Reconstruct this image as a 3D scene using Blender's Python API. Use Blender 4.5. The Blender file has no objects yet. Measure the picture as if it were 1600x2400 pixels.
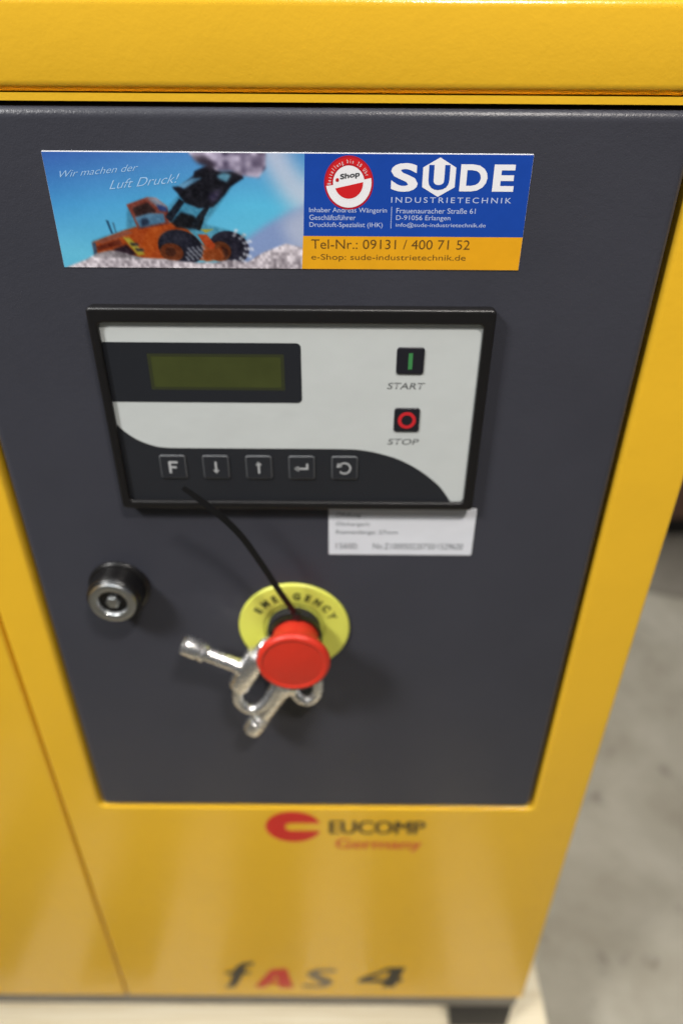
import bpy, bmesh, math, random
import numpy as np
from mathutils import Vector, Matrix
from mathutils.geometry import tessellate_polygon

R = math.radians
random.seed(4)
SC = bpy.context.scene
COL = SC.collection

# ------------------------------------------------------------------ camera
cam = bpy.data.cameras.new('camera')
cam.sensor_fit = 'VERTICAL'
cam.sensor_height = 36.0
cam.lens = 24.0
cam.clip_start = 0.01
cam.clip_end = 60.0
cam.dof.use_dof = True
cam.dof.focus_distance = 0.287
cam.dof.aperture_fstop = 3.9
cam_o = bpy.data.objects.new('camera', cam)
COL.objects.link(cam_o)
rt, up_, bk = (0.999975, 0.003739, 0.005971), (-0.007045, 0.530722, 0.847517), (0.0, -0.847538, 0.530735)
cam_o.matrix_world = Matrix(((rt[0], up_[0], bk[0], 0.0), (rt[1], up_[1], bk[1], -0.32),
                             (rt[2], up_[2], bk[2], 0.993), (0, 0, 0, 1)))
SC.camera = cam_o

# ------------------------------------------------------------------ world, lamps, exposure
wd = bpy.data.worlds.new('World')
SC.world = wd
wd.use_nodes = True
bg = wd.node_tree.nodes['Background']
bg.inputs['Color'].default_value = (0.93, 0.96, 1.0, 1)
bg.inputs['Strength'].default_value = 0.10


def area(name, loc, target, sx, sy, power, color, spread=180):
    l = bpy.data.lights.new(name, 'AREA')
    l.shape = 'RECTANGLE'
    l.size, l.size_y = sx, sy
    l.energy = power
    l.color = color
    l.spread = R(spread)
    o = bpy.data.objects.new(name, l)
    COL.objects.link(o)
    o.location = loc
    o.rotation_euler = (Vector(target) - Vector(loc)).to_track_quat('-Z', 'Y').to_euler()
    return o


area('window_light', (-1.22, -0.86, 2.15), (-0.34, 0, 0.76), 0.36, 0.36, 4.3, (1.0, 0.985, 0.96), 56)
area('hall_light', (-0.15, -0.48, 2.55), (-0.05, -0.1, 0.6), 2.0, 0.4, 3.3, (0.93, 0.97, 1.0), 100)
area('tube_light', (0.50, -0.95, 2.45), (0.22, 0, 0.95), 0.30, 0.10, 2.15, (1.0, 0.93, 0.86), 45)
area('rear_hall_light', (1.5, 1.5, 3.2), (1.1, 0.8, 0), 1.6, 1.0, 48, (1.0, 0.98, 0.95))
SC.view_settings.view_transform = 'Standard'
SC.view_settings.look = 'None'
SC.view_settings.exposure = -0.02
SC.view_settings.gamma = 1.0


# ------------------------------------------------------------------ material helpers
def lin(r, g, b):
    f = lambda c: (c / 255 / 12.92) if c / 255 <= 0.04045 else ((c / 255 + 0.055) / 1.055) ** 2.4
    return (f(r), f(g), f(b), 1.0)


def nd(nt, t, **kw):
    n = nt.nodes.new(t)
    for k, v in kw.items():
        if k in n.inputs.keys():
            n.inputs[k].default_value = v
        else:
            setattr(n, k, v)
    return n


def mat(name, color, rough=0.5, metal=0.0, bump=None, var=0.0, vscale=40.0, rvar=0.0, spec=0.5, coat=0.0):
    """principled surface; bump = list of (noise scale, height in metres)"""
    m = bpy.data.materials.new(name)
    m.use_nodes = True
    nt = m.node_tree
    p = nt.nodes['Principled BSDF']
    p.inputs['Base Color'].default_value = color
    p.inputs['Roughness'].default_value = rough
    p.inputs['Metallic'].default_value = metal
    p.inputs['Specular IOR Level'].default_value = spec
    p.inputs['Coat Weight'].default_value = coat
    p.inputs['Coat Roughness'].default_value = 0.12
    tc = nd(nt, 'ShaderNodeTexCoord')
    if var or rvar:
        nz = nd(nt, 'ShaderNodeTexNoise', Scale=vscale, Detail=6.0, Roughness=0.6)
        nt.links.new(tc.outputs['Object'], nz.inputs['Vector'])
        if var:
            rp = nd(nt, 'ShaderNodeValToRGB')
            e = rp.color_ramp.elements
            e[0].position, e[1].position = 0.3, 0.7
            e[0].color = tuple(c * (1 - var) for c in color[:3]) + (1,)
            e[1].color = tuple(min(1, c * (1 + var)) for c in color[:3]) + (1,)
            nt.links.new(nz.outputs['Fac'], rp.inputs['Fac'])
            nt.links.new(rp.outputs['Color'], p.inputs['Base Color'])
        if rvar:
            mr = nd(nt, 'ShaderNodeMapRange')
            mr.inputs['To Min'].default_value = rough - rvar
            mr.inputs['To Max'].default_value = rough + rvar
            nt.links.new(nz.outputs['Fac'], mr.inputs['Value'])
            nt.links.new(mr.outputs['Result'], p.inputs['Roughness'])
    last = None
    for sc_, h in (bump or []):
        nz = nd(nt, 'ShaderNodeTexNoise', Scale=sc_, Detail=2.0, Roughness=0.5)
        nt.links.new(tc.outputs['Object'], nz.inputs['Vector'])
        b = nd(nt, 'ShaderNodeBump', Strength=1.0, Distance=h)
        nt.links.new(nz.outputs['Fac'], b.inputs['Height'])
        if last:
            nt.links.new(last.outputs['Normal'], b.inputs['Normal'])
        last = b
    if last:
        nt.links.new(last.outputs['Normal'], p.inputs['Normal'])
    return m


M = {}
M['yellow'] = mat('yellow_powder_coat', lin(231, 182, 44), 0.21, bump=[(900, 0.00006), (190, 0.00011), (14, 0.0007)],
                  var=0.025, vscale=9, rvar=0.05)
M['charcoal'] = mat('charcoal_powder_coat', lin(60, 61, 69), 0.33, bump=[(1500, 0.00008), (420, 0.00011), (16, 0.0006)],
                    var=0.06, vscale=11, rvar=0.10, spec=0.32)
M['base'] = mat('grey_base_steel', lin(120, 115, 108), 0.55, bump=[(500, 0.0002)], var=0.1)
M['rubber'] = mat('black_rubber', lin(30, 30, 33), 0.7, bump=[(900, 0.0002)], var=0.15)
M['bezel'] = mat('black_bezel_plastic', lin(20, 19, 20), 0.38, bump=[(2500, 0.00006)], var=0.1, vscale=300)
M['plate_dark'] = mat('dark_membrane', lin(34, 36, 41), 0.42, bump=[(3000, 0.00003)], var=0.05)
M['plate_light'] = mat('light_grey_membrane', lin(195, 200, 199), 0.42, bump=[(2600, 0.00003), (60, 0.0003)],
                       var=0.02, vscale=30)
M['window'] = mat('display_window', lin(36, 38, 43), 0.22, var=0.03)
M['lcd'] = mat('unlit_lcd', lin(62, 68, 34), 0.3, var=0.10, vscale=60)
M['lcd_edge_shade'] = mat('lcd_rim_shade', lin(50, 54, 35), 0.3)  # darkened olive, shade at the edges of the recessed display
M['key_edge'] = mat('embossed_key_edge', lin(92, 94, 97), 0.4)  # lighter grey paints in the light caught by the raised rim
M['key_face'] = mat('key_face', lin(37, 39, 44), 0.4, bump=[(2500, 0.00004)])
M['key_black'] = mat('black_key', lin(30, 30, 37), 0.35)
M['icon'] = mat('grey_print', lin(176, 178, 180), 0.5)
M['green'] = mat('green_print', lin(60, 130, 74), 0.45)
M['redprint'] = mat('red_print', lin(196, 36, 44), 0.45)
M['greytext'] = mat('dark_grey_print', lin(95, 98, 98), 0.5)
M['labelwhite'] = mat('white_label_paper', lin(218, 221, 228), 0.55, var=0.02, bump=[(80, 0.0003)])
M['labelink'] = mat('label_ink', lin(100, 106, 112), 0.6)
M['stickerblue'] = mat('blue_sticker_print', lin(26, 70, 164), 0.34, spec=0.3, var=0.03, vscale=120, bump=[(70, 0.00025)])
M['stickerorange'] = mat('orange_sticker_print', lin(228, 164, 26), 0.34, var=0.03, vscale=120, bump=[(70, 0.00025)])
M['white'] = mat('white_print', lin(236, 236, 240), 0.4)
M['palewhite'] = mat('pale_print', lin(186, 200, 232), 0.4)
M['skywhite'] = mat('script_print', lin(158, 198, 238), 0.4)
M['brown'] = mat('brown_ink', lin(96, 68, 22), 0.45)
M['sealred'] = mat('seal_red', lin(206, 28, 34), 0.4)
M['sealdark'] = mat('seal_dark_red', lin(176, 20, 44), 0.4)
M['sealink'] = mat('seal_ink', lin(70, 72, 76), 0.5)
M['paperedge'] = mat('sticker_paper_edge', lin(230, 232, 238), 0.5)
M['estop_y'] = mat('yellow_green_plastic', lin(216, 218, 92), 0.42, bump=[(1600, 0.00005)], var=0.02)
M['estop_r'] = mat('red_plastic', lin(204, 50, 32), 0.42, bump=[(1500, 0.00005), (120, 0.0001)], var=0.03, vscale=200)
M['inkgreen'] = mat('dark_green_ink', lin(44, 52, 24), 0.5)
M['tie'] = mat('black_nylon', lin(17, 17, 18), 0.36, bump=[(600, 0.0001)])
M['chrome'] = mat('cast_nickel', lin(247, 247, 246), 0.27, metal=0.96, bump=[(260, 0.0003), (1400, 0.00008)], rvar=0.08,
                  vscale=300)
M['lockchrome'] = mat('lock_chrome', lin(210, 213, 214), 0.30, metal=1.0, bump=[(300, 0.0002)], rvar=0.07, vscale=300)
M['lockblack'] = mat('black_lock_housing', lin(20, 19, 19), 0.3, bump=[(900, 0.0001)])
M['emblem'] = mat('emblem_red', lin(206, 34, 28), 0.36)
M['logoblack'] = mat('logo_brown_black', lin(66, 52, 16), 0.36)
M['logored'] = mat('logo_orange_red', lin(206, 84, 40), 0.36)
M['black'] = mat('black_vinyl', lin(22, 19, 14), 0.36)
M['fasred'] = mat('red_vinyl', lin(204, 42, 34), 0.36)
M['fasgrey'] = mat('grey_vinyl', lin(112, 98, 78), 0.36)
M['cardboard'] = mat('brown_crate_paint', lin(128, 98, 84), 0.6, var=0.1, bump=[(60, 0.0005)])
M['plinth'] = mat('black_plinth', lin(26, 25, 24), 0.6, var=0.1)


def wood_material():
    m = mat('pale_spruce', lin(240, 228, 196), 0.6)
    nt = m.node_tree
    p = nt.nodes['Principled BSDF']
    tc = nd(nt, 'ShaderNodeTexCoord')
    mp = nd(nt, 'ShaderNodeMapping')
    mp.inputs['Scale'].default_value = (60, 60, 60)
    nt.links.new(tc.outputs['Generated'], mp.inputs['Vector'])
    mp.inputs['Scale'].default_value = (4, 30, 10)
    nz = nd(nt, 'ShaderNodeTexNoise', Scale=1.2, Detail=6.0, Roughness=0.6)
    nt.links.new(mp.outputs['Vector'], nz.inputs['Vector'])
    rp = nd(nt, 'ShaderNodeValToRGB')
    e = rp.color_ramp.elements
    e[0].position, e[1].position = 0.28, 0.62
    e[0].color, e[1].color = lin(214, 194, 152), lin(243, 232, 204)
    nt.links.new(nz.outputs['Fac'], rp.inputs['Fac'])
    nt.links.new(rp.outputs['Color'], p.inputs['Base Color'])
    b = nd(nt, 'ShaderNodeBump', Strength=0.6, Distance=0.0008)
    nt.links.new(nz.outputs['Fac'], b.inputs['Height'])
    nt.links.new(b.outputs['Normal'], p.inputs['Normal'])
    return m


M['wood'] = wood_material()


def concrete_material(name, dark, light, stain):
    m = mat(name, light, 0.75)
    nt = m.node_tree
    p = nt.nodes['Principled BSDF']
    tc = nd(nt, 'ShaderNodeTexCoord')
    n1 = nd(nt, 'ShaderNodeTexNoise', Scale=5.0, Detail=8.0, Roughness=0.66, Distortion=0.2)
    n2 = nd(nt, 'ShaderNodeTexNoise', Scale=17.0, Detail=5.0, Roughness=0.6, Distortion=0.3)
    n3 = nd(nt, 'ShaderNodeTexNoise', Scale=160.0, Detail=4.0, Roughness=0.6)
    for n in (n1, n2, n3):
        nt.links.new(tc.outputs['Object'], n.inputs['Vector'])
    r1 = nd(nt, 'ShaderNodeValToRGB')
    e = r1.color_ramp.elements
    e[0].position, e[1].position = 0.30, 0.68
    e[0].color, e[1].color = dark, light
    nt.links.new(n1.outputs['Fac'], r1.inputs['Fac'])
    r2 = nd(nt, 'ShaderNodeValToRGB')
    e = r2.color_ramp.elements
    e[0].position, e[1].position = 0.60, 0.72
    e[0].color, e[1].color = (0, 0, 0, 1), (0.75, 0.75, 0.75, 1)
    nt.links.new(n2.outputs['Fac'], r2.inputs['Fac'])
    mx = nd(nt, 'ShaderNodeMixRGB')
    mx.inputs['Color2'].default_value = stain
    nt.links.new(r2.outputs['Color'], mx.inputs['Fac'])
    nt.links.new(r1.outputs['Color'], mx.inputs['Color1'])
    nt.links.new(mx.outputs['Color'], p.inputs['Base Color'])
    b = nd(nt, 'ShaderNodeBump', Strength=0.7, Distance=0.0015)
    nt.links.new(n3.outputs['Fac'], b.inputs['Height'])
    nt.links.new(b.outputs['Normal'], p.inputs['Normal'])
    return m


M['concrete'] = concrete_material('worn_concrete', lin(150, 143, 126), lin(188, 183, 168), lin(114, 107, 95))
M['concrete_dark'] = concrete_material('grey_concrete_strip', lin(122, 116, 104), lin(142, 136, 124), lin(104, 98, 88))


# ------------------------------------------------------------------ geometry helpers
def finish(name, bm, m, parent=None, smooth=True, angle=38, loc=None):
    bmesh.ops.recalc_face_normals(bm, faces=bm.faces)
    me = bpy.data.meshes.new(name)
    bm.to_mesh(me)
    bm.free()
    return link(name, me, m, parent, smooth, angle, loc)


def link(name, me, m, parent=None, smooth=True, angle=38, loc=None):
    me.materials.append(m)
    if smooth and len(me.polygons):
        me.polygons.foreach_set('use_smooth', [True] * len(me.polygons))
        me.set_sharp_from_angle(angle=R(angle))
    o = bpy.data.objects.new(name, me)
    COL.objects.link(o)
    if parent:
        o.parent = parent
    if loc:
        o.location = loc
    return o


def tag(o, label=None, cat=None, group=None, kind=None):
    for k, v in (('label', label), ('category', cat), ('group', group), ('kind', kind)):
        if v:
            o[k] = v
    return o


def empty(name, label=None, cat=None, parent=None, loc=(0, 0, 0)):
    o = bpy.data.objects.new(name, None)
    o.empty_display_size = 0.02
    COL.objects.link(o)
    o.location = loc
    if parent:
        o.parent = parent
    return tag(o, label, cat)


def rrect(x0, x1, z0, z1, r, n=5):
    pts = []
    for cx, cz, a0 in ((x1 - r, z1 - r, 0), (x0 + r, z1 - r, 90), (x0 + r, z0 + r, 180), (x1 - r, z0 + r, 270)):
        for i in range(n + 1):
            a = R(a0 + 90 * i / n)
            pts.append((cx + r * math.cos(a), cz + r * math.sin(a)))
    return pts


def loft(rings, cap0=False, cap1=False, close=False):
    """rings: list of (points (x,z), y) with equal counts"""
    bm = bmesh.new()
    vs = [[bm.verts.new((x, y, z)) for x, z in pts] for pts, y in rings]
    n = len(vs[0])
    seq = list(zip(vs, vs[1:])) + ([(vs[-1], vs[0])] if close else [])
    for a, b in seq:
        for i in range(n):
            bm.faces.new((a[i], a[(i + 1) % n], b[(i + 1) % n], b[i]))
    if cap0:
        bm.faces.new(vs[0])
    if cap1:
        bm.faces.new(vs[-1])
    return bm


def slab(x0, x1, z0, z1, y_front, y_back, r, bev, seg=5, n=5):
    """a plate whose front edge (towards -y) is rounded by bev"""
    rings = [(rrect(x0, x1, z0, z1, r, n), y_back)]
    for i in range(seg + 1):
        a = R(90 * i / seg)
        ins = bev * (1 - math.cos(a))
        rings.append((rrect(x0 + ins, x1 - ins, z0 + ins, z1 - ins, max(r - ins, 0.0004), n), y_front + bev * (1 - math.sin(a))))
    ins = bev * 1.0 + 0.0006
    rings.append((rrect(x0 + ins, x1 - ins, z0 + ins, z1 - ins, max(r - ins, 0.0003), n), y_front))
    return loft(rings, True, True)


def ring_plate(outer, inner, ro, ri, y_front, y_back, bo, bi, seg=4, n=5):
    """a plate with an opening; outer and inner are (x0,x1,z0,z1); rounded edges bo and bi"""
    def off(b, d):
        return (b[0] - d, b[1] + d, b[2] - d, b[3] + d)
    rings = [(rrect(*outer, ro, n), y_back)]
    for i in range(seg + 1):
        a = R(90 * i / seg)
        d = -bo * (1 - math.cos(a))
        rings.append((rrect(*off(outer, d), max(ro + d, .0004), n), y_front + bo * (1 - math.sin(a))))
    rings.append((rrect(*off(outer, -bo - .0006), max(ro - bo - .0006, .0003), n), y_front))
    rings.append((rrect(*off(inner, bi + .0006), ri + bi + .0006, n), y_front))
    for i in range(seg + 1):
        a = R(90 * (1 - i / seg))
        d = bi * (1 - math.cos(a))
        rings.append((rrect(*off(inner, d), ri + d, n), y_front + bi * (1 - math.sin(a))))
    rings.append((rrect(*inner, ri, n), y_back))
    return loft(rings, close=True)


def box(x0, x1, y0, y1, z0, z1, bev=0.0, seg=3):
    bm = bmesh.new()
    bmesh.ops.create_cube(bm, size=1.0)
    for v in bm.verts:
        v.co = Vector((x0 if v.co.x < 0 else x1, y0 if v.co.y < 0 else y1, z0 if v.co.z < 0 else z1))
    if bev:
        bmesh.ops.bevel(bm, geom=bm.edges[:], offset=bev, segments=seg, profile=0.5, affect='EDGES')
    return bm


def lathe(profile, cx, cz, n=48, cap0=True, cap1=True):
    """profile: (radius, y) turned about an axis along y through (cx, cz)"""
    rings = []
    for r, y in profile:
        rings.append(([(cx + r * math.cos(2 * math.pi * i / n), cz + r * math.sin(2 * math.pi * i / n)) for i in range(n)], y))
    return loft(rings, cap0, cap1)


def poly(pts, y):
    pts = [p for i, p in enumerate(pts) if math.dist(p, pts[i - 1]) > 1e-7]
    bm = bmesh.new()
    vs = [bm.verts.new((x, y, z)) for x, z in pts]
    for t in tessellate_polygon([[Vector((x, z, 0)) for x, z in pts]]):
        bm.faces.new([vs[k] for k in t])
    return bm


def catmull(pts, n=8, closed=False):
    P = [Vector(p) for p in pts]
    out = []
    N = len(P)
    rng = range(N if closed else N - 1)
    for i in rng:
        if closed:
            a, b, c, d = P[(i - 1) % N], P[i], P[(i + 1) % N], P[(i + 2) % N]
        else:
            a, b, c, d = P[max(i - 1, 0)], P[i], P[i + 1], P[min(i + 2, N - 1)]
        for k in range(n):
            t = k / n
            out.append(0.5 * ((2 * b) + (c - a) * t + (2 * a - 5 * b + 4 * c - d) * t * t + (3 * b - a - 3 * c + d) * t ** 3))
    if not closed:
        out.append(P[-1])
    return out


def sweep(path, section, closed=False, up=Vector((0, -1, 0)), scale=None):
    """section: (a, b) offsets, a along the side vector, b along the up vector"""
    bm = bmesh.new()
    rows = []
    N = len(path)
    for i, p in enumerate(path):
        q = path[(i + 1) % N] if (closed or i < N - 1) else p
        o = path[i - 1] if (closed or i > 0) else p
        t = (q - o).normalized()
        side = t.cross(up).normalized()
        u = side.cross(t).normalized()
        s = scale[i] if scale else 1.0
        rows.append([bm.verts.new(p + side * a * s + u * b * s) for a, b in section])
    k = len(section)
    for i in range(N if closed else N - 1):
        a, b = rows[i], rows[(i + 1) % N]
        for j in range(k):
            bm.faces.new((a[j], a[(j + 1) % k], b[(j + 1) % k], b[j]))
    if not closed:
        bm.faces.new(rows[0])
        bm.faces.new(rows[-1])
    return bm


def circ(r, n=16):
    return [(r * math.cos(2 * math.pi * i / n), r * math.sin(2 * math.pi * i / n)) for i in range(n)]


def turned(p0, p1, profile, n=28):
    """profile: (distance along p0->p1, radius), turned about that axis; returns a bmesh"""
    p0, p1 = Vector(p0), Vector(p1)
    t = (p1 - p0).normalized()
    s = t.cross(Vector((0, -1, 0))).normalized()
    u = s.cross(t)
    bm = bmesh.new()
    rows = []
    for d, r in profile:
        rows.append([bm.verts.new(p0 + t * d + (s * math.cos(2 * math.pi * i / n) + u * math.sin(2 * math.pi * i / n)) * r)
                     for i in range(n)])
    for a, b in zip(rows, rows[1:]):
        for i in range(n):
            bm.faces.new((a[i], a[(i + 1) % n], b[(i + 1) % n], b[i]))
    bm.faces.new(rows[0])
    bm.faces.new(rows[-1])
    return bm


def text_mesh(s, bold=0.0, shear=0.0, spacing=1.0):
    c = bpy.data.curves.new('t', 'FONT')
    c.body = s
    c.size = 1.0
    c.offset = bold
    c.shear = shear
    c.space_character = spacing
    c.resolution_u = 4
    o = bpy.data.objects.new('t', c)
    COL.objects.link(o)
    dg = bpy.context.evaluated_depsgraph_get()
    me = bpy.data.meshes.new_from_object(o.evaluated_get(dg))
    COL.objects.unlink(o)
    bpy.data.objects.remove(o)
    bpy.data.curves.remove(c)
    return me


def lettering(s, x0, x1, z0, z1, y, m, parent, bold=0.0, shear=0.0, spacing=1.0, tilt=0.0, name='lettering', heavy=0.0):
    """flat print of s fitted into the box x0..x1, z0..z1 at depth y"""
    me = text_mesh(s, bold, shear, spacing)
    co = np.empty(len(me.vertices) * 3)
    me.vertices.foreach_get('co', co)
    co = co.reshape(-1, 3)
    mn, mx = co.min(0), co.max(0)
    x = x0 + (co[:, 0] - mn[0]) / (mx[0] - mn[0]) * (x1 - x0)
    z = z0 + (co[:, 1] - mn[1]) / (mx[1] - mn[1]) * (z1 - z0) + math.tan(R(tilt)) * (x - x0)
    if heavy:
        # heavier strokes: the same outline printed several times, shifted sideways
        tri = [list(p.vertices) for p in me.polygons]
        bpy.data.meshes.remove(me)
        me = bpy.data.meshes.new(name)
        vs, fs_ = [], []
        k = 7
        xm = x0 + (x - x0) * (1 - heavy)
        for i in range(k):
            b0 = len(vs)
            vs += [(a + heavy * (x1 - x0) * i / (k - 1), y - .00001 * i, b) for a, b in zip(xm, z)]
            fs_ += [[b0 + q for q in f] for f in tri]
        me.from_pydata(vs, [], fs_)
    else:
        me.vertices.foreach_set('co', np.stack([x, np.full_like(x, y), z], 1).ravel())
    me.update()
    return link(name, me, m, parent, smooth=False)


def arc_lettering(s, cx, cz, r, a0, a1, h, y, m, parent, bold=0.0, wfac=0.8, inward=False):
    """letters of s set along an arc (angles in degrees, from a0 to a1), one mesh"""
    bm = bmesh.new()
    n = len(s)
    for i, ch in enumerate(s):
        if ch == ' ':
            continue
        me = text_mesh(ch, bold)
        a = R(a0 + (a1 - a0) * i / max(1, n - 1))
        co = [v.co.copy() for v in me.vertices]
        w0, w1 = min(c.x for c in co), max(c.x for c in co)
        up2 = Vector((math.cos(a), math.sin(a)))
        if inward:
            up2 = -up2
        sd = Vector((up2.y, -up2.x))
        vs = []
        for c in co:
            px = (c.x - (w0 + w1) / 2) * h * wfac / 0.7
            pz = (c.y / 0.7 - 0.5) * h
            q = Vector((cx, cz)) + Vector((math.cos(a), math.sin(a))) * r + sd * px + up2 * pz
            vs.append(bm.verts.new((q.x, y, q.y)))
        for p in me.polygons:
            try:
                bm.faces.new([vs[k] for k in p.vertices])
            except ValueError:
                pass
        bpy.data.meshes.remove(me)
    me = bpy.data.meshes.new('lettering')
    bm.to_mesh(me)
    bm.free()
    return link('lettering', me, m, parent, smooth=False)


# ================================================================== setting
bm = bmesh.new()
bmesh.ops.create_grid(bm, x_segments=1, y_segments=1, size=12)
floor = finish('floor', bm, M['concrete'], smooth=False)
tag(floor, 'worn grey beige concrete workshop floor with stains', kind='structure')
bm = bmesh.new()
bm.faces.new([bm.verts.new(p) for p in ((-6, 1.35, .004), (0.70, 0.93, .004), (2.2, 0.40, .004), (6, -0.9, .004), (6, 8, .004), (-6, 8, .004))])
fs = finish('floor_strip', bm, M['concrete_dark'], smooth=False)
tag(fs, 'darker grey concrete area behind the cabinet', kind='structure')

# ================================================================== pallet
pal = empty('wooden_pallet', 'pale spruce pallet of spaced boards under the yellow cabinet', 'pallet', loc=(0, 0, 0))
PY0, PY1 = -0.42, 0.62
for x0, x1 in ((-0.542, -0.467), (-0.368, -0.295), (-0.212, -0.137), (-0.040, 0.034), (0.127, 0.207)):
    finish('deck_board', box(x0, x1, PY0 + random.uniform(-.003, .003), PY1, 0.1012, 0.123, 0.0015, 2), M['wood'], pal)
for y0, y1 in ((-0.046, 0.105), (0.40, 0.55)):
    finish('cross_plank', box(-0.62, 0.2235, y0, y1, 0.1232, 0.145, 0.0018, 2), M['wood'], pal)
for x0, x1 in ((-0.56, -0.46), (-0.22, -0.12), (0.117, 0.217)):
    finish('bottom_runner', box(x0, x1, PY0, PY1, 0.0005, 0.020, 0.0015, 2), M['wood'], pal)
    for y0 in (PY0 + .01, 0.03, PY1 - .15):
        finish('block', box(x0 + .004, x1 - .004, y0, y0 + .14, 0.0202, 0.1010, 0.0015, 2), M['wood'], pal)

# ================================================================== cabinet
cab = empty('compressor_cabinet', 'yellow metal compressor cabinet with charcoal door, control panel and stickers', 'cabinet',
            loc=(0, 0, 0.145))
ZB = 0.145


class _P:
    pass


def part(o):
    """keep world placement of a mesh built in world coordinates under the cabinet's empty"""
    o.matrix_parent_inverse = Matrix.Translation((0, 0, -ZB))
    return o


def holder(name, label=None):
    o = bpy.data.objects.new(name, None)
    o.empty_display_size = 0.01
    COL.objects.link(o)
    o.parent = cab
    part(o)
    if label:
        o['label'] = label
    return o


XR = 0.1835
part(finish('front_panel', ring_plate((-0.2090, XR, 0.2222, 0.9888), (-0.1815, 0.1466, 0.5275, 0.9870), 0.0022, 0.0045,
                                      0.0, 0.022, 0.002, 0.0026), M['yellow'], cab))
part(finish('side_panel', slab(-0.565, -0.2108, 0.2222, 0.9888, 0.0, 0.022, 0.0022, 0.0018), M['yellow'], cab))
part(finish('seam_strip', box(-0.225, -0.195, 0.0225, 0.0265, 0.23, 0.98), M['yellow'], cab))
part(finish('shell', box(-0.563, 0.1815, 0.0270, 0.545, 0.2215, 0.9885, 0.003), M['yellow'], cab))
lid = part(finish('lid', box(-0.570, 0.1885, 0.0006, 0.550, 0.9897, 1.0222, 0.0042, 5), M['yellow'], cab, angle=60))
part(finish('base_frame', box(-0.560, 0.1800, 0.0025, 0.540, 0.1985, 0.2212, 0.0015, 2), M['base'], cab))
for x0, x1 in ((-0.52, -0.46), (0.1180, 0.1785)):
    for y0 in (0.004, 0.46):
        part(finish('foot', box(x0, x1, y0, y0 + .06, 0.1455, 0.1983, 0.002, 2), M['rubber'], cab))
door = part(finish('door', slab(-0.1789, 0.1440, 0.5302, 0.9858, -0.0012, 0.018, 0.0052, 0.0048, 8), M['charcoal'], cab, angle=60))
YD = -0.0012      # plane of the door's face


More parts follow.
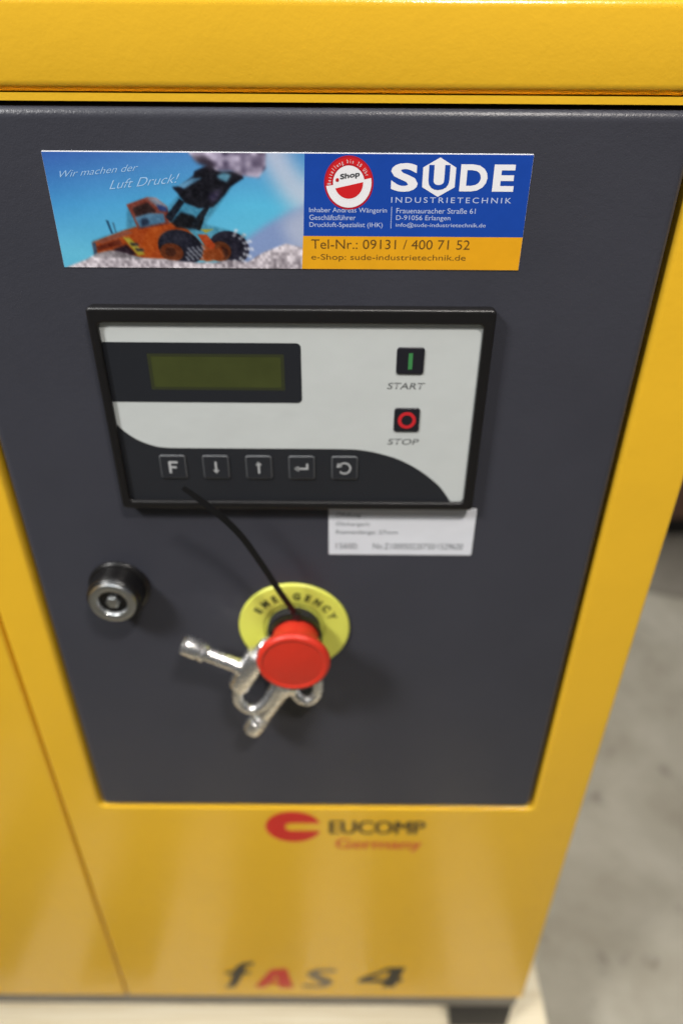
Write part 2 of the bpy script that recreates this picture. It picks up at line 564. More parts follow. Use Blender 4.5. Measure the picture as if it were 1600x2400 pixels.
# ------------------------------------------------------------------ advertising sticker
def painted_loader():
    """numpy painting of the printed photograph: a wheel loader on a gravel heap under a blue sky"""
    W, Hh, SS = 330, 142, 2
    w, h = W * SS, Hh * SS
    v, u = np.mgrid[0:h, 0:w]
    u = (u + .5) / w
    v = (v + .5) / h
    rng = np.random.default_rng(3)

    def noise(cx, cy):
        g = rng.random((cy + 2, cx + 2))
        yy, xx = v * cy, u * cx
        y0, x0 = yy.astype(int), xx.astype(int)
        fy, fx = yy - y0, xx - x0
        fy, fx = fy * fy * (3 - 2 * fy), fx * fx * (3 - 2 * fx)
        return (g[y0, x0] * (1 - fx) + g[y0, x0 + 1] * fx) * (1 - fy) + (g[y0 + 1, x0] * (1 - fx) + g[y0 + 1, x0 + 1] * fx) * fy

    def blur(a, r):
        if r < 1:
            return a
        for ax in (0, 1):
            for _ in range(2):
                pad = [(0, 0)] * a.ndim
                pad[ax] = (r + 1, r)
                c = np.cumsum(np.pad(a, pad, mode='edge'), axis=ax)
                n = a.shape[ax]
                a = (np.take(c, range(2 * r + 1, 2 * r + 1 + n), ax) - np.take(c, range(0, n), ax)) / (2 * r + 1)
        return a

    def uv(p):
        X, Y = p
        t = (Y - 52) / 648
        xl, xr = 40 + 140 * t, 1556 - 50 * t
        return ((X - xl) / (xr - xl), t)

    def inside(pts):
        pts = [uv(p) for p in pts]
        m = np.zeros((h, w), bool)
        for (x0, y0), (x1, y1) in zip(pts, pts[1:] + pts[:1]):
            if y0 == y1:
                continue
            m ^= ((y0 > v) != (y1 > v)) & (u < (x1 - x0) * (v - y0) / (y1 - y0) + x0)
        return m.astype(float)

    def ell(cx, cy, rx, ry, rot=0.0, n=28):
        c, s = math.cos(R(rot)), math.sin(R(rot))
        return [(cx + rx * math.cos(2 * math.pi * i / n) * c - ry * math.sin(2 * math.pi * i / n) * s,
                 cy + rx * math.cos(2 * math.pi * i / n) * s + ry * math.sin(2 * math.pi * i / n) * c) for i in range(n)]

    img = np.zeros((h, w, 3))

    def put(mask, col, soft=1):
        mm = blur(mask, soft)[..., None]
        col = np.asarray(col, float)
        img[:] = img * (1 - mm) + mm * col
    # sky
    t = np.clip(v * 1.15, 0, 1)[..., None]
    k = np.clip(u * 1.3, 0, 1)[..., None]
    top = np.array([62, 108, 192.]) * (1 - k) + np.array([84, 152, 216.]) * k
    mid = np.array([72, 158, 220.]) * (1 - k) + np.array([92, 196, 238.]) * k
    bot = np.array([104, 198, 232.])
    img[:] = .94 * np.where(t < .5, top + (mid - top) * t * 2, mid + (bot - mid) * (t - .5) * 2)
    img += (noise(5, 4)[..., None] - .5) * 7
    # pale dust plume, far slope
    put(inside([(1260, 40), (1440, 40), (1556, 210), (1556, 400), (1430, 330), (1340, 170)]) * .8, (206, 206, 222), 22)
    put(inside([(1130, 560), (1300, 440), (1450, 360), (1560, 320), (1560, 720), (1100, 720)]), (128, 150, 196), 8)
    put(inside([(1380, 420), (1560, 320), (1560, 640), (1420, 560)]) * .6, (196, 200, 214), 18)
    # machine, far wheel and body
    put(inside(ell(1085, 575, 112, 96, 14)), (36, 34, 52))
    for i in range(7):
        for j in range(3):
            a = R(-70 + 24 * i)
            rr = 78 + 16 * j
            cx, cy = 1086 + math.cos(a) * rr * 1.14, 578 + math.sin(a) * rr
            put(inside(ell(cx, cy, 12, 7, math.degrees(a) + 60, 10)), (212, 218, 230), 2)
    put(inside(ell(1035, 598, 60, 60, 10)), (112, 56, 26))
    put(inside(ell(1045, 606, 34, 36, 10)), (70, 30, 18))
    put(inside([(915, 500), (965, 500), (1010, 560), (1000, 600), (955, 570)]), (206, 76, 28))
    put(inside([(330, 552), (420, 515), (515, 478), (640, 436), (775, 430), (860, 470), (940, 560), (990, 590), (980, 650), (620, 646), (470, 600), (350, 622)]), (204, 84, 26), 2)
    put(inside([(330, 552), (520, 478), (560, 492), (390, 556)]), (168, 92, 70), 2)
    put(inside([(345, 575), (480, 528), (500, 560), (365, 600)]), (122, 44, 22), 2)
    put(inside([(440, 590), (520, 560), (580, 620), (500, 640)]), (48, 28, 42), 3)
    put(inside([(640, 470), (720, 450), (700, 560), (640, 640), (590, 600)]), (214, 92, 24), 3)
    put(inside([(330, 552), (350, 552), (360, 615), (345, 630)]), (62, 88, 118), 1)
    put(inside([(498, 518), (540, 520), (622, 618), (584, 628)]), (214, 196, 72), 2)
    for q in (.3, .62):
        x, y = 510 + 90 * q, 520 + 100 * q
        put(inside([(x, y), (x + 44, y + 2), (x + 54, y + 18), (x + 12, y + 18)]), (58, 56, 62), 2)
    # exhaust stack
    put(inside([(405, 420), (420, 424), (446, 496), (436, 500)]), (30, 70, 100))
    put(inside([(440, 432), (452, 436), (466, 490), (458, 492)]), (60, 110, 140))
    # cab
    put(inside([(522, 334), (640, 292), (690, 296), (752, 345), (762, 440), (586, 474), (556, 400)]), (150, 70, 56), 1)
    put(inside([(556, 352), (640, 320), (690, 370), (640, 400), (574, 400)]), (56, 34, 34), 2)
    put(inside([(566, 404), (650, 380), (730, 380), (738, 432), (596, 462)]), (96, 150, 190), 2)
    put(inside([(600, 414), (640, 408), (650, 446), (604, 458)]), (36, 54, 84), 3)
    put(inside([(636, 296), (690, 296), (748, 340), (740, 366), (690, 340)]), (168, 176, 196), 3)
    put(inside([(690, 330), (746, 346), (752, 372), (706, 366)]), (50, 74, 140), 2)
    # lift arms and bucket
    put(inside([(738, 400), (820, 300), (850, 316), (770, 430)]), (22, 30, 46), 1)
    put(inside([(770, 430), (826, 372), (905, 396), (920, 470), (800, 462)]), (18, 20, 28), 3)
    put(inside([(880, 440), (968, 336), (990, 346), (916, 470)]), (28, 36, 48), 1)
    put(inside([(910, 470), (945, 400), (956, 408), (930, 478)]), (20, 24, 30), 1)
    put(inside([(782, 236), (826, 232), (905, 176), (915, 150), (1000, 116), (1060, 150), (1180, 150), (1192, 186), (1112, 232), (1086, 268), (1010, 344), (930, 352), (850, 320), (812, 268)]), (20, 20, 32), 2)
    put(inside([(816, 228), (900, 188), (960, 184), (850, 246)]), (96, 150, 190), 2)
    put(inside([(1036, 176), (1080, 156), (1122, 168), (1096, 208), (1060, 196)]), (110, 180, 214), 3)
    put(inside([(980, 280), (1060, 240), (1040, 300), (1000, 320)]), (70, 64, 96), 5)
    # load of stone
    rock = inside([(868, 40), (1330, 40), (1322, 130), (1278, 184), (1190, 176), (1120, 150), (1040, 150), (985, 112), (930, 100)])
    rc = (np.array([138, 126, 150.]) + (noise(46, 22)[..., None] - .5) * 130 + (noise(16, 10)[..., None] - .5) * 60)
    put(rock * .96, rc, 3)
    put(inside([(900, 70), (980, 70), (1040, 120), (1010, 150), (930, 104)]) * .85, (48, 40, 52), 5)
    # near wheel
    put(inside(ell(818, 575, 128, 98, 22)), (28, 29, 44))
    put(inside(ell(800, 552, 104, 72, 18)) * .5, (44, 46, 66), 5)
    for i in range(6):
        for j in range(4):
            x, y = 862 + 25 * j - 3 * i + 12 * (i % 2), 582 + 13 * i - 4 * j
            put(inside(ell(x, y, 9, 5.5, 30, 8)), (204, 212, 228), 2)
    put(inside(ell(768, 604, 66, 52, 18)), (118, 54, 24))
    put(inside(ell(762, 602, 30, 26, 18)), (74, 30, 14))
    put(inside([(940, 600), (1040, 570), (1060, 640), (950, 660)]), (170, 78, 30), 3)
    # yellow guard
    put(inside([(930, 470), (1006, 468), (960, 490)]), (206, 190, 60), 1)
    # gravel heap
    hp = inside([(150, 720), (210, 690), (300, 650), (360, 612), (430, 594), (500, 606), (580, 636), (720, 644), (850, 662), (1000, 664), (1080, 646), (1180, 660),
                 (1270, 602), (1400, 548), (1470, 566), (1560, 600), (1560, 720)])
    gc = np.array([186, 178, 186.]) + (noise(90, 36)[..., None] - .5) * 90 + (noise(30, 14)[..., None] - .5) * 60
    put(hp, gc, 2)
    # grain, dirt and contrast of a printed photograph
    mach = blur(inside([(330, 540), (520, 470), (530, 330), (650, 290), (760, 340), (960, 140), (1190, 150), (1100, 260), (960, 440), (1180, 500), (1180, 650), (340, 640)]), 3)
    img += (mach * ((noise(120, 52) - .5) * 26 + (noise(44, 20) - .5) * 26))[..., None]
    img += (noise(160, 70)[..., None] - .5) * 5
    img[:] = img * (1 - .25 * mach[..., None])
    img = blur(img, 1)
    img = img[:, :, :].reshape(Hh, SS, W, SS, 3).mean((1, 3))
    return np.clip(img, 0, 255)


stk = holder('sticker', 'long advertising sticker with wheel loader picture and white lettering on blue')
SX0, SX1, SZ0, SZ1 = -0.1253, 0.0786, 0.9226, 0.9687
part_y = YD - 0.00022
finish('backing', slab(SX0 - .0001, SX1 + .0001, SZ0 - .0001, SZ1 + .0004, part_y, YD + .0002, 0.0006, 0.0001, 2, 3), M['paperedge'], stk)
y1 = part_y - 0.00008
XD, ZO = -0.0175, 0.9365
im = painted_loader()
hh, ww = im.shape[:2]
gx = np.linspace(SX0, XD + .0014, ww)
gz = np.linspace(SZ1, SZ0, hh)
co = np.stack(np.broadcast_arrays(gx[None, :], np.full((1, 1), y1), gz[:, None]), -1).reshape(-1, 3)
idx = np.arange(hh * ww).reshape(hh, ww)
fc = np.stack([idx[:-1, :-1], idx[1:, :-1], idx[1:, 1:], idx[:-1, 1:]], -1).reshape(-1, 4)
me = bpy.data.meshes.new('loader_picture')
me.vertices.add(len(co))
me.vertices.foreach_set('co', co.ravel())
me.loops.add(fc.size)
me.loops.foreach_set('vertex_index', fc.ravel())
me.polygons.add(len(fc))
me.polygons.foreach_set('loop_start', np.arange(len(fc)) * 4)
me.update(calc_edges=True)
ca = me.color_attributes.new('print', 'FLOAT_COLOR', 'POINT')
s = im.reshape(-1, 3) / 255
ln = np.where(s <= 0.04045, s / 12.92, ((s + .055) / 1.055) ** 2.4)
ca.data.foreach_set('color', np.concatenate([ln, np.ones((len(ln), 1))], 1).astype(np.float32).ravel())
mp = mat('photo_print', (1, 1, 1, 1), 0.34, bump=[(70, 0.00025)])
at = nd(mp.node_tree, 'ShaderNodeAttribute', attribute_name='print')
mp.node_tree.links.new(at.outputs['Color'], mp.node_tree.nodes['Principled BSDF'].inputs['Base Color'])
link('loader_picture', me, mp, stk, smooth=False)
finish('blue_field', poly([(XD, ZO), (SX1, ZO), (SX1, SZ1), (XD + .0012, SZ1)], y1 - .00002), M['stickerblue'], stk, smooth=False)
finish('orange_field', poly([(XD - .001, SZ0), (SX1, SZ0), (SX1, ZO), (XD - .0002, ZO)], y1 - .00004), M['stickerorange'], stk, smooth=False)
y2 = y1 - 0.00007
lettering('Wir machen der', -0.1195, -0.0860, 0.9590, 0.9615, y2, M['skywhite'], stk, bold=-.006, shear=0.5, tilt=5)
lettering('Luft Druck!', -0.0995, -0.0690, 0.9546, 0.9580, y2, M['skywhite'], stk, bold=-.006, shear=0.5, tilt=5.5)
# round order seal
CX, CZ, SR = 0.0021, 0.9577, 0.0104


def disc(name, r, y, m, a0=0, a1=360, r0=0.0, n=56, zs=1.0):
    pts = [(CX + r * math.cos(R(a0 + (a1 - a0) * i / n)), CZ + zs * r * math.sin(R(a0 + (a1 - a0) * i / n))) for i in range(n + (a1 - a0 < 360))]
    if r0:
        pts += [(CX + r0 * math.cos(R(a0 + (a1 - a0) * i / n)), CZ + zs * r0 * math.sin(R(a0 + (a1 - a0) * i / n))) for i in range(n, -1, -1)]
    return finish(name, poly(pts, y), m, stk, smooth=False)


disc('seal', SR, y2, M['sealdark'])
disc('seal_band', SR * .92, y2 - .00004, M['white'], 187, 372, SR * .64)
disc('seal_band', SR * .93, y2 - .00004, M['sealred'], 12, 187, SR * .68)
disc('seal_centre', SR * .64, y2 - .00006, M['white'])
disc('seal_half', SR * .58, y2 - .00010, M['sealred'], 200, 364)
y3 = y2 - .00016
lettering('e', CX - .0056, CX - .0042, CZ + .0004, CZ + .0018, y3, M['sealred'], stk, bold=.03, tilt=9)
lettering('Shop', CX - .0037, CX + .0046, CZ + .0008, CZ + .0034, y3, M['sealink'], stk, bold=.03, tilt=9)
arc_lettering('Bestellung bis 20 Uhr', CX, CZ, SR * .80, 182, 22, .0015, y3, M['white'], stk, wfac=.62)
# name and hexagon
lettering('S', 0.0198, 0.0312, 0.9545, 0.9654, y2, M['white'], stk, bold=.035)
lettering('D', 0.0489, 0.0604, 0.9548, 0.9651, y2, M['white'], stk, bold=.035)
lettering('E', 0.0628, 0.0718, 0.9548, 0.9651, y2, M['white'], stk, bold=.035)
HX, HZ, HR = 0.0400, 0.9601, 0.0075
finish('hexagon', poly([(HX + HR * math.sin(R(60 * i)) * 1.06, HZ + HR * math.cos(R(60 * i))) for i in range(6)], y2), M['white'], stk, smooth=False)
lettering('U', HX - .0044, HX + .0044, HZ - .0048, HZ + .0047, y2 - .00008, M['stickerblue'], stk, bold=.03)
lettering('INDUSTRIETECHNIK', 0.0203, 0.0716, 0.9502, 0.9524, y2, M['palewhite'], stk, spacing=1.35)
for txt, a, b, z in (('Inhaber Andreas Wängerin', -.0148, .0186, .9460), ('Geschäftsführer', -.0148, .0052, .9431), ('Druckluft-Spezialist (IHK)', -.0148, .0170, .9401),
                     ('Frauenauracher Straße 61', .0227, .0568, .9460), ('D-91056 Erlangen', .0227, .0462, .9431), ('info@sude-industrietechnik.de', .0227, .0618, .9401)):
    lettering(txt, a, b, z - (.0004 if any(c in txt for c in 'gp(') else 0), z + .0021, y2, M['palewhite'], stk)
finish('divider', poly([(.0205, .9398), (.02075, .9398), (.02075, .9486), (.0205, .9486)], y2), M['palewhite'], stk, smooth=False)
lettering('Tel-Nr.: 09131 / 400 71 52', -0.0142, 0.0558, 0.9312, 0.9352, y2, M['brown'], stk)
lettering('e-Shop: sude-industrietechnik.de', -0.0142, 0.0545, 0.9258, 0.9290, y2, M['brown'], stk)

# ------------------------------------------------------------------ control unit
cp = holder('control_panel', 'black framed control unit with display and membrane keys')
BZ = (-0.1178, 0.0705, 0.7984, 0.9062)
IN = (-0.1133, 0.0652, 0.8031, 0.8992)
finish('bezel', ring_plate(BZ, IN, 0.0022, 0.0024, YD - 0.0062, YD + .0005, 0.0013, 0.0010), M['bezel'], cp)
YF = YD - 0.0040
finish('faceplate', slab(IN[0] - .0006, IN[1] + .0006, IN[2] - .0006, IN[3] + .0006, YF, YD + .0003, 0.002, 0.0003, 2), M['plate_dark'], cp)
cur = [(-0.1133, 0.8470), (-0.1092, 0.8424), (-0.1038, 0.8384), (-0.0974, 0.8356), (-0.0910, 0.8343), (-0.079, 0.8341), (-0.044, 0.8341), (-0.0002, 0.8341),
       (0.0118, 0.8333), (0.0218, 0.8310), (0.0310, 0.8276), (0.0400, 0.8224), (0.0467, 0.8172), (0.0520, 0.8122), (0.0560, 0.8068), (0.0583, 0.8031)]
cs = [tuple(p)[:2] for p in catmull([(x, z, 0) for x, z in cur], 5)]
corner = [p for p in rrect(IN[0], IN[1], IN[2], IN[3], 0.0024, 5)]
tr, tl, br = corner[0:6], corner[6:12], corner[18:24]
pts = cs + br + tr + tl
finish('light_face', poly(pts, YF - 0.00012), M['plate_light'], cp, smooth=False)
# display window running out to the left edge, LCD behind it
w = rrect(-0.135, -0.0198, 0.8594, 0.8896, 0.0022, 5)
w = [(max(x, IN[0] + .00005), z) for x, z in w]
wr = [p for i, p in enumerate(w) if not (i and p == w[i - 1])]
LC = (-0.0931, -0.0279, 0.8659, 0.8842)


def framed(outer, inner_box, y):
    bm = bmesh.new()
    o = [bm.verts.new((x, y, z)) for x, z in outer]
    i = [bm.verts.new((x, y, z)) for x, z in rrect(*inner_box, 0.0006, 2)]
    es = [bm.edges.new((o[k], o[(k + 1) % len(o)])) for k in range(len(o))] + [bm.edges.new((i[k], i[(k + 1) % len(i)])) for k in range(len(i))]
    bmesh.ops.triangle_fill(bm, edges=es, use_beauty=True)
    return bm


finish('display_window', framed(wr, LC, YF - 0.00024), M['window'], cp, smooth=False)
lc = slab(LC[0] - .0002, LC[1] + .0002, LC[2] - .0002, LC[3] + .0002, YF - 0.00018, YF + .0002, 0.0006, 0.00004, 2, 2)
finish('screen', lc, M['lcd'], cp)
finish('screen_edge_shade', framed(rrect(LC[0], LC[1], LC[2], LC[3], .0006, 2), (LC[0] + .0017, LC[1] - .0017, LC[2] + .0015, LC[3] - .0015), YF - .00021), M['lcd_edge_shade'], cp, smooth=False)  # flat darker frame painting in the shading round the recess


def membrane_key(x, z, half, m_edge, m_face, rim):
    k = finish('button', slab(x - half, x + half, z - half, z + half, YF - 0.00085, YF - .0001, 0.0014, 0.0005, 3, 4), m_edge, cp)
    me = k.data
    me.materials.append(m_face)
    # the flat top is the face, its rounded rim keeps the edge material
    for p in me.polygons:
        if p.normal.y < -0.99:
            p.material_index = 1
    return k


YI = YF - 0.00098


def icon(pts_list, m):
    bm = bmesh.new()
    for pts in pts_list:
        bm.faces.new([bm.verts.new((x, YI, z)) for x, z in pts])
    bmesh.ops.triangulate(bm, faces=bm.faces)
    return finish('symbol', bm, m, cp, smooth=False)


def ringpts(x, z, r0, r1, a0, a1, n=22):
    q = []
    for i in range(n):
        a, b = R(a0 + (a1 - a0) * i / n), R(a0 + (a1 - a0) * (i + 1) / n)
        q.append([(x + r0 * math.cos(a), z + r0 * math.sin(a)), (x + r1 * math.cos(a), z + r1 * math.sin(a)),
                  (x + r1 * math.cos(b), z + r1 * math.sin(b)), (x + r0 * math.cos(b), z + r0 * math.sin(b))])
    return q


def rc(x0, x1, z0, z1):
    return [(x0, z0), (x1, z0), (x1, z1), (x0, z1)]


KZ = 0.8233
kx = [-0.0878 + 0.0223 * i for i in range(5)]
for x in kx:
    membrane_key(x, KZ, 0.0068, M['key_edge'], M['key_face'], 0.001)
x = kx[0]
icon([rc(x - .0022, x - .0010, KZ - .0035, KZ + .0035), rc(x - .0010, x + .0026, KZ + .0023, KZ + .0035), rc(x - .0010, x + .0018, KZ - .0006, KZ + .0006)], M['icon'])
for x, sg in ((kx[1], -1), (kx[2], 1)):
    icon([rc(x - .0005, x + .0005, KZ - .0034, KZ + .0034), [(x, KZ + sg * .0038), (x - .0016, KZ + sg * .0014), (x - .0005, KZ + sg * .0016)],
          [(x, KZ + sg * .0038), (x + .0005, KZ + sg * .0016), (x + .0016, KZ + sg * .0014)]], M['icon'])
x = kx[3]
icon([rc(x - .0030, x + .0034, KZ - .0009, KZ + .0001), rc(x + .0024, x + .0034, KZ + .0001, KZ + .0026),
      [(x - .0040, KZ - .0004), (x - .0016, KZ - .0020), (x - .0016, KZ + .0012)]], M['icon'])
x = kx[4]
icon(ringpts(x, KZ, .0026, .0035, -140, 150) + [[(x - .0042, KZ + .0004), (x - .0012, KZ + .0010), (x - .0034, KZ + .0032)]], M['icon'])
SXc = 0.0323
membrane_key(SXc, 0.8814, 0.0066, M['key_black'], M['key_black'], 0.001)
icon([rc(SXc - .0010, SXc + .0010, .8814 - .0040, .8814 + .0040)], M['green'])
membrane_key(SXc, 0.8508, 0.0064, M['key_black'], M['key_black'], 0.001)
icon(ringpts(SXc, 0.8508, .0028, .0045, 0, 360, 32), M['redprint'])
yt = YF - 0.00020
lettering('START', 0.0218, 0.0402, 0.8670, 0.8703, yt, M['greytext'], cp, shear=0.18, bold=.006)
lettering('STOP', 0.0232, 0.0392, 0.8369, 0.8402, yt, M['greytext'], cp, shear=0.18, bold=.006)

# ------------------------------------------------------------------ small white label under the unit
lb = holder('serial_label', 'small white paper label with grey typed lines')
finish('paper', slab(-0.0071, 0.0743, 0.7647, 0.7962, YD - .00018, YD + .0002, 0.0005, 0.00008, 2, 3), M['labelwhite'], lb)
yl = YD - .00028
for txt, a, b, z, dz in (('Ölfüllung:', -.0030, .0110, .7904, .0030), ('Ölcharge/t:', -.0030, .0160, .7845, .0028), ('Riemenlänge: 27mm', -.0030, .0315, .7788, .0028),
                         ('15600:', -.0030, .0095, .7694, .0034), ('No.Z100050220750/1529620', .0180, .0690, .7694, .0034)):
    lettering(txt, a, b, z - .0006, z + dz, yl, M['labelink'], lb)

# ------------------------------------------------------------------ lock
lk = holder('lock', 'round chrome quarter turn lock in a black housing')
LX, LZ = -0.1306, 0.7405
finish('housing', lathe([(0.0180, YD + .0004), (0.0180, YD - .0014), (0.0174, YD - .0022), (0.0160, YD - .0026), (0.0156, YD - .0100), (0.0153, YD - .0132), (0.0144, YD - .0142), (0.0134, YD - .0138)], LX, LZ, 56, False, True), M['lockblack'], lk)
finish('ring', lathe([(0.0136, YD - .0130), (0.0136, YD - .0152), (0.0130, YD - .0162), (0.0118, YD - .0165), (0.0088, YD - .0160), (0.0082, YD - .0152), (0.0080, YD - .0110), (0.0066, YD - .0106)], LX, LZ, 56, False, True), M['lockchrome'], lk)
finish('core', lathe([(0.0042, YD - .0106), (0.0042, YD - .0150), (0.0036, YD - .0158), (0.0020, YD - .0160)], LX, LZ, 6, True, True), M['lockchrome'], lk)

# ------------------------------------------------------------------ emergency stop
es = holder('emergency_stop', 'red mushroom emergency stop button on a yellow disc')
EX, EZ = -0.0285, 0.7100
finish('label_disc', lathe([(0.0338, YD + .0004), (0.0338, YD - .0012), (0.0332, YD - .0019), (0.0324, YD - .0020), (0.0195, YD - .0020), (0.0188, YD - .0017), (0.0180, YD - .0008), (0.0160, YD - .0007)], EX, EZ, 72, False, True), M['estop_y'], es)
finish('collar', lathe([(0.0162, YD - .0007), (0.0162, YD - .0050), (0.0155, YD - .0058), (0.0130, YD - .0058)], EX, EZ, 56, False, True), M['rubber'], es)
HXc = EX + 0.0014
finish('mushroom_head', lathe([(0.0138, YD - .0056), (0.0138, -.0225), (0.0142, -.0248), (0.0158, -.0266), (0.0186, -.0278), (0.0206, -.0288), (0.0213, -.0302), (0.0213, -.0318), (0.0207, -.0332),
                               (0.0196, -.0340), (0.0185, -.0342), (0.0176, -.0338), (0.0172, -.0335), (0.011, -.0340), (0.006, -.0343), (0.0015, -.0344)], HXc, EZ, 72, False, True), M['estop_r'], es)
arc_lettering('EMERGENCY', EX, EZ, 0.0255, 146, 24, 0.0046, YD - .0022, M['inkgreen'], es, bold=.045, wfac=.92)

# ------------------------------------------------------------------ maker's mark and model name on the lower panel
lg = holder('maker_mark', 'red C shaped emblem with dark and red lettering')
ex, ez, ea, eb = -0.0358, 0.5035, 0.0216, 0.0195
a0 = math.asin(0.0048 / eb)
pts = [(ex + ea * math.cos(a0 + (2 * math.pi - 2 * a0) * i / 60), ez + eb * math.sin(a0 + (2 * math.pi - 2 * a0) * i / 60)) for i in range(61)]
pts += [(ex - .0015 - .0048 * math.sin(R(180 * i / 8)), ez - .0048 * math.cos(R(180 * i / 8))) for i in range(9)]
finish('emblem', poly(pts, -0.00025), M['emblem'], lg, smooth=False)
lettering('EUCOMP', -0.0080, 0.0668, 0.4952, 0.5120, -0.00025, M['logoblack'], lg, heavy=.018)
lettering('Germany', -0.0030, 0.0655, 0.4715, 0.4885, -0.00025, M['logored'], lg, heavy=.015)

fm = holder('model_lettering', 'slanted letters and a four in black, red and grey')
GLYPHS = [
    ('black', [[(-0.1075, 0.2736), (-0.1006, 0.2742), (-0.0964, 0.2833), (-0.09, 0.2904), (-0.0792, 0.2921), (-0.0811, 0.2856), (-0.0851, 0.2855), (-0.0878, 0.282), (-0.0896, 0.2744), (-0.0833, 0.2739),
                (-0.085, 0.2683), (-0.0912, 0.2682), (-0.0971, 0.2504), (-0.101, 0.2418), (-0.1106, 0.2406), (-0.1092, 0.2454), (-0.1062, 0.2476), (-0.1015, 0.268), (-0.1086, 0.2679)]]),
    ('fasred', [[(-0.0815, 0.2421), (-0.0642, 0.278), (-0.0491, 0.28), (-0.0439, 0.2418), (-0.0576, 0.2416), (-0.0582, 0.2496), (-0.0675, 0.2495), (-0.0713, 0.2422)],
                [(-0.0634, 0.2556), (-0.0592, 0.2666), (-0.0587, 0.2557)]]),
    ('fasgrey', [[(-0.0364, 0.2438), (-0.0337, 0.2487), (-0.0197, 0.2473), (-0.0159, 0.25), (-0.0296, 0.2655), (-0.0294, 0.2722), (-0.0206, 0.2794), (-0.0013, 0.2787), (-0.0038, 0.273), (-0.0169, 0.2734),
                  (-0.0194, 0.2697), (-0.0063, 0.2585), (-0.005, 0.2517), (-0.0108, 0.2442), (-0.0198, 0.2419)]]),
    ('black', [[(0.019, 0.2558), (0.0208, 0.261), (0.0477, 0.2829), (0.0637, 0.2841), (0.0587, 0.2618), (0.0625, 0.2614), (0.0611, 0.2538), (0.057, 0.2537), (0.0549, 0.2441), (0.0423, 0.2439), (0.0446, 0.253),
                (0.0197, 0.2526)], [(0.0297, 0.2609), (0.0494, 0.2769), (0.0463, 0.2611)]]),
]
for mk, loops in GLYPHS:
    bm = bmesh.new()
    vs = [bm.verts.new((x, -0.00025, z)) for lp in loops for x, z in lp]
    for t in tessellate_polygon([[Vector((x, z, 0)) for x, z in lp] for lp in loops]):
        bm.faces.new([vs[k] for k in t])
    finish('letter', bm, M[mk], fm, smooth=False)

# ================================================================== keys on a cable tie
WR = 0.0034


def make_key(name, label, sock0, sock1, barrel0, barrel1, bow, rs, rsh, rb):
    k = empty(name, label, 'key', loc=(0, 0, 0))
    mid = (Vector(barrel0) + Vector(barrel1)) / 2
    s0, s1 = Vector(sock0), Vector(sock1)
    L = (s1 - s0).length
    finish('socket', turned(s0, s1, [(0.010, rs * .62), (0.0004, rs * .62), (0, rs * .72), (0.0002, rs * .94), (0.0010, rs), (L * .62, rs), (L * .66, rs * .86), (L * .72, rs * .86), (L * .76, rs), (L - .0012, rs), (L, rs * .74)]), M['chrome'], k)
    Ls = (mid - s1).length
    finish('shaft', turned(s1 - (s1 - s0).normalized() * .001, mid, [(0, rsh * .9), (.002, rsh), (Ls * .75, rsh), (Ls * .9, rsh * 1.35), (Ls, rsh * 1.4)]), M['chrome'], k)
    b0, b1 = Vector(barrel0), Vector(barrel1)
    Lb = (b1 - b0).length
    finish('barrel', turned(b0, b1, [(0, rb * .72), (.0006, rb * .92), (.002, rb), (Lb - .002, rb), (Lb - .0006, rb * .92), (Lb, rb * .72)]), M['chrome'], k)
    for a, b in ((b0, b1), (b1, b0)):
        t = (b - a).normalized()
        finish('collar', turned(a - t * .0008, b, [(0, WR * 1.05), (.0006, WR * 1.3), (.0020, WR * 1.3), (.0026, WR * 1.05)]), M['chrome'], k)
    finish('bow', sweep(catmull(bow, 8), circ(WR, 14), up=Vector((0.03, -1, 0.02))), M['chrome'], k, angle=70)
    return k


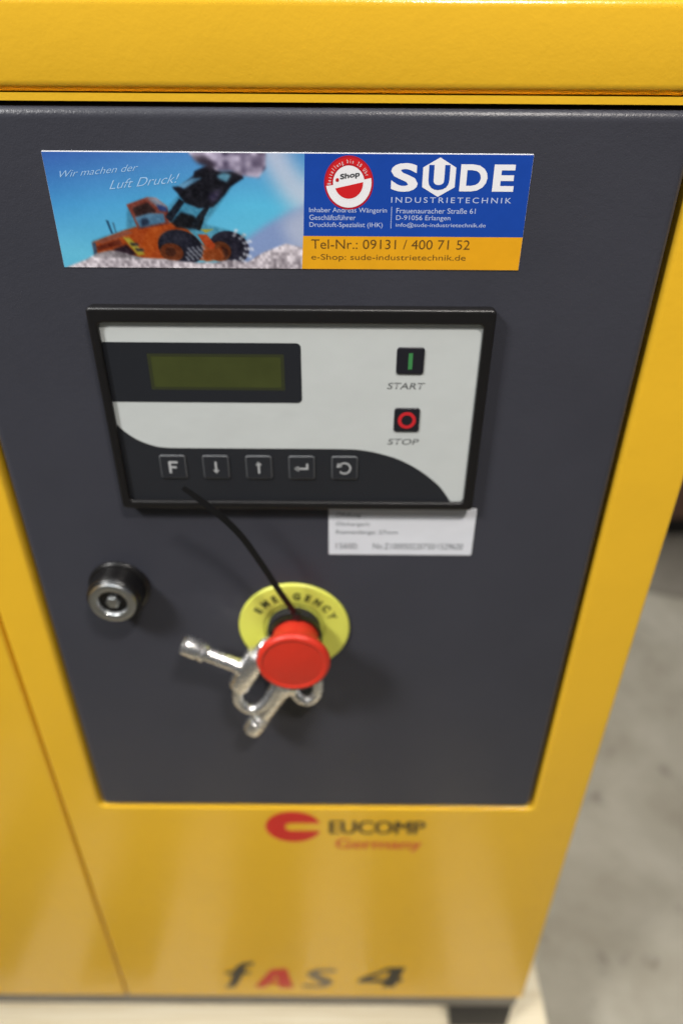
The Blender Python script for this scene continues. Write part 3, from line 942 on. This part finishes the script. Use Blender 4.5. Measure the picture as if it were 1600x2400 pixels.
y = -0.0205
make_key('key', 'bright nickel key lying level beside the red button', (-0.0922, y - .001, 0.7137), (-0.0800, y, 0.7055), (-0.0486, y - .001, 0.7068), (-0.0624, y, 0.6786),
         [(-0.0490, y - .001, .7060), (-0.0462, y - .001, .7115), (-0.0436, y + .002, .7132), (-0.0425, y + .0055, .7100), (-0.0460, y + .0085, .7020), (-0.0430, y + .009, .6920), (-0.0392, y + .006, .6800),
          (-0.0440, y + .002, .6682), (-0.0500, y, .6604), (-0.0555, y, .6580), (-0.0608, y, .6610), (-0.0637, y, .6680), (-0.0618, y, .6800)], 0.0060, 0.0043, 0.0070)
y = -0.0140
make_key('key', 'shaded nickel key hanging below the red button', (-0.0576, y - .003, 0.6352), (-0.0500, y - .002, 0.6480), (-0.0345, y + .001, 0.6850), (-0.0305, y + .001, 0.6670),
         [(-0.0340, y + .001, .6840), (-0.0300, y + .003, .6868), (-0.0230, y + .003, .6868), (-0.0165, y + .001, .6840), (-0.0140, y, .6760), (-0.0150, y, .6650), (-0.0202, y, .6590), (-0.0262, y, .6620), (-0.0302, y + .001, .6690)],
         0.0066, 0.0060, 0.0060)

ct = empty('cable_tie', 'thin black cable tie looped round the red button with a long free tail', 'cable tie')
loop = []
for i in range(36):
    a = 2 * math.pi * i / 36
    zz = math.sin(a)
    loop.append(Vector((HXc + .0002 + .0152 * math.cos(a), -0.0100 - (0.0006 * zz), EZ + (0.0154 * zz if zz > 0 else 0.0245 * zz))))
finish('loop', sweep(loop, [(-.0007, -.0017), (.0007, -.0017), (.0007, .0017), (-.0007, .0017)], closed=True), M['tie'], ct, angle=50)
hb = box(-.0026, .0026, -.0024, .0024, -.0026, .0026, .0005, 2)
hd = finish('head', hb, M['tie'], ct, loc=(HXc + .0010, -0.0110, EZ + .0176))
hd.rotation_euler = (0, R(18), 0)
tail = catmull([(HXc + .0010, -.0112, .7275), (-0.0300, -.0150, .7390), (-0.0346, -.0180, .7510), (-0.0436, -.0215, .7735), (-0.0530, -.0245, .7938), (-0.0648, -.0270, .8103), (-0.0782, -.0285, .8240)], 8)
sc_ = [1.0] * (len(tail) - 8) + [1 - .3 * (i / 7) for i in range(8)]
finish('tail', sweep(tail, [(-.0017, -.0005), (.0017, -.0005), (.0017, .0005), (-.0017, .0005)], up=Vector((0.35, -1, 0.2)), scale=sc_), M['tie'], ct, angle=50)

# ================================================================== something brown further back in the hall
cr = empty('storage_cabinet', 'brown storage cabinet on a black plinth standing behind the yellow machine', 'cabinet', loc=(0.80, 1.16, 0))
finish('plinth', box(-0.06, 0.60, 0.0, 0.50, 0.0042, 0.055, 0.003), M['plinth'], cr)
finish('body', box(-0.06, 0.60, -0.004, 0.502, 0.0552, 0.62, 0.004), M['cardboard'], cr)
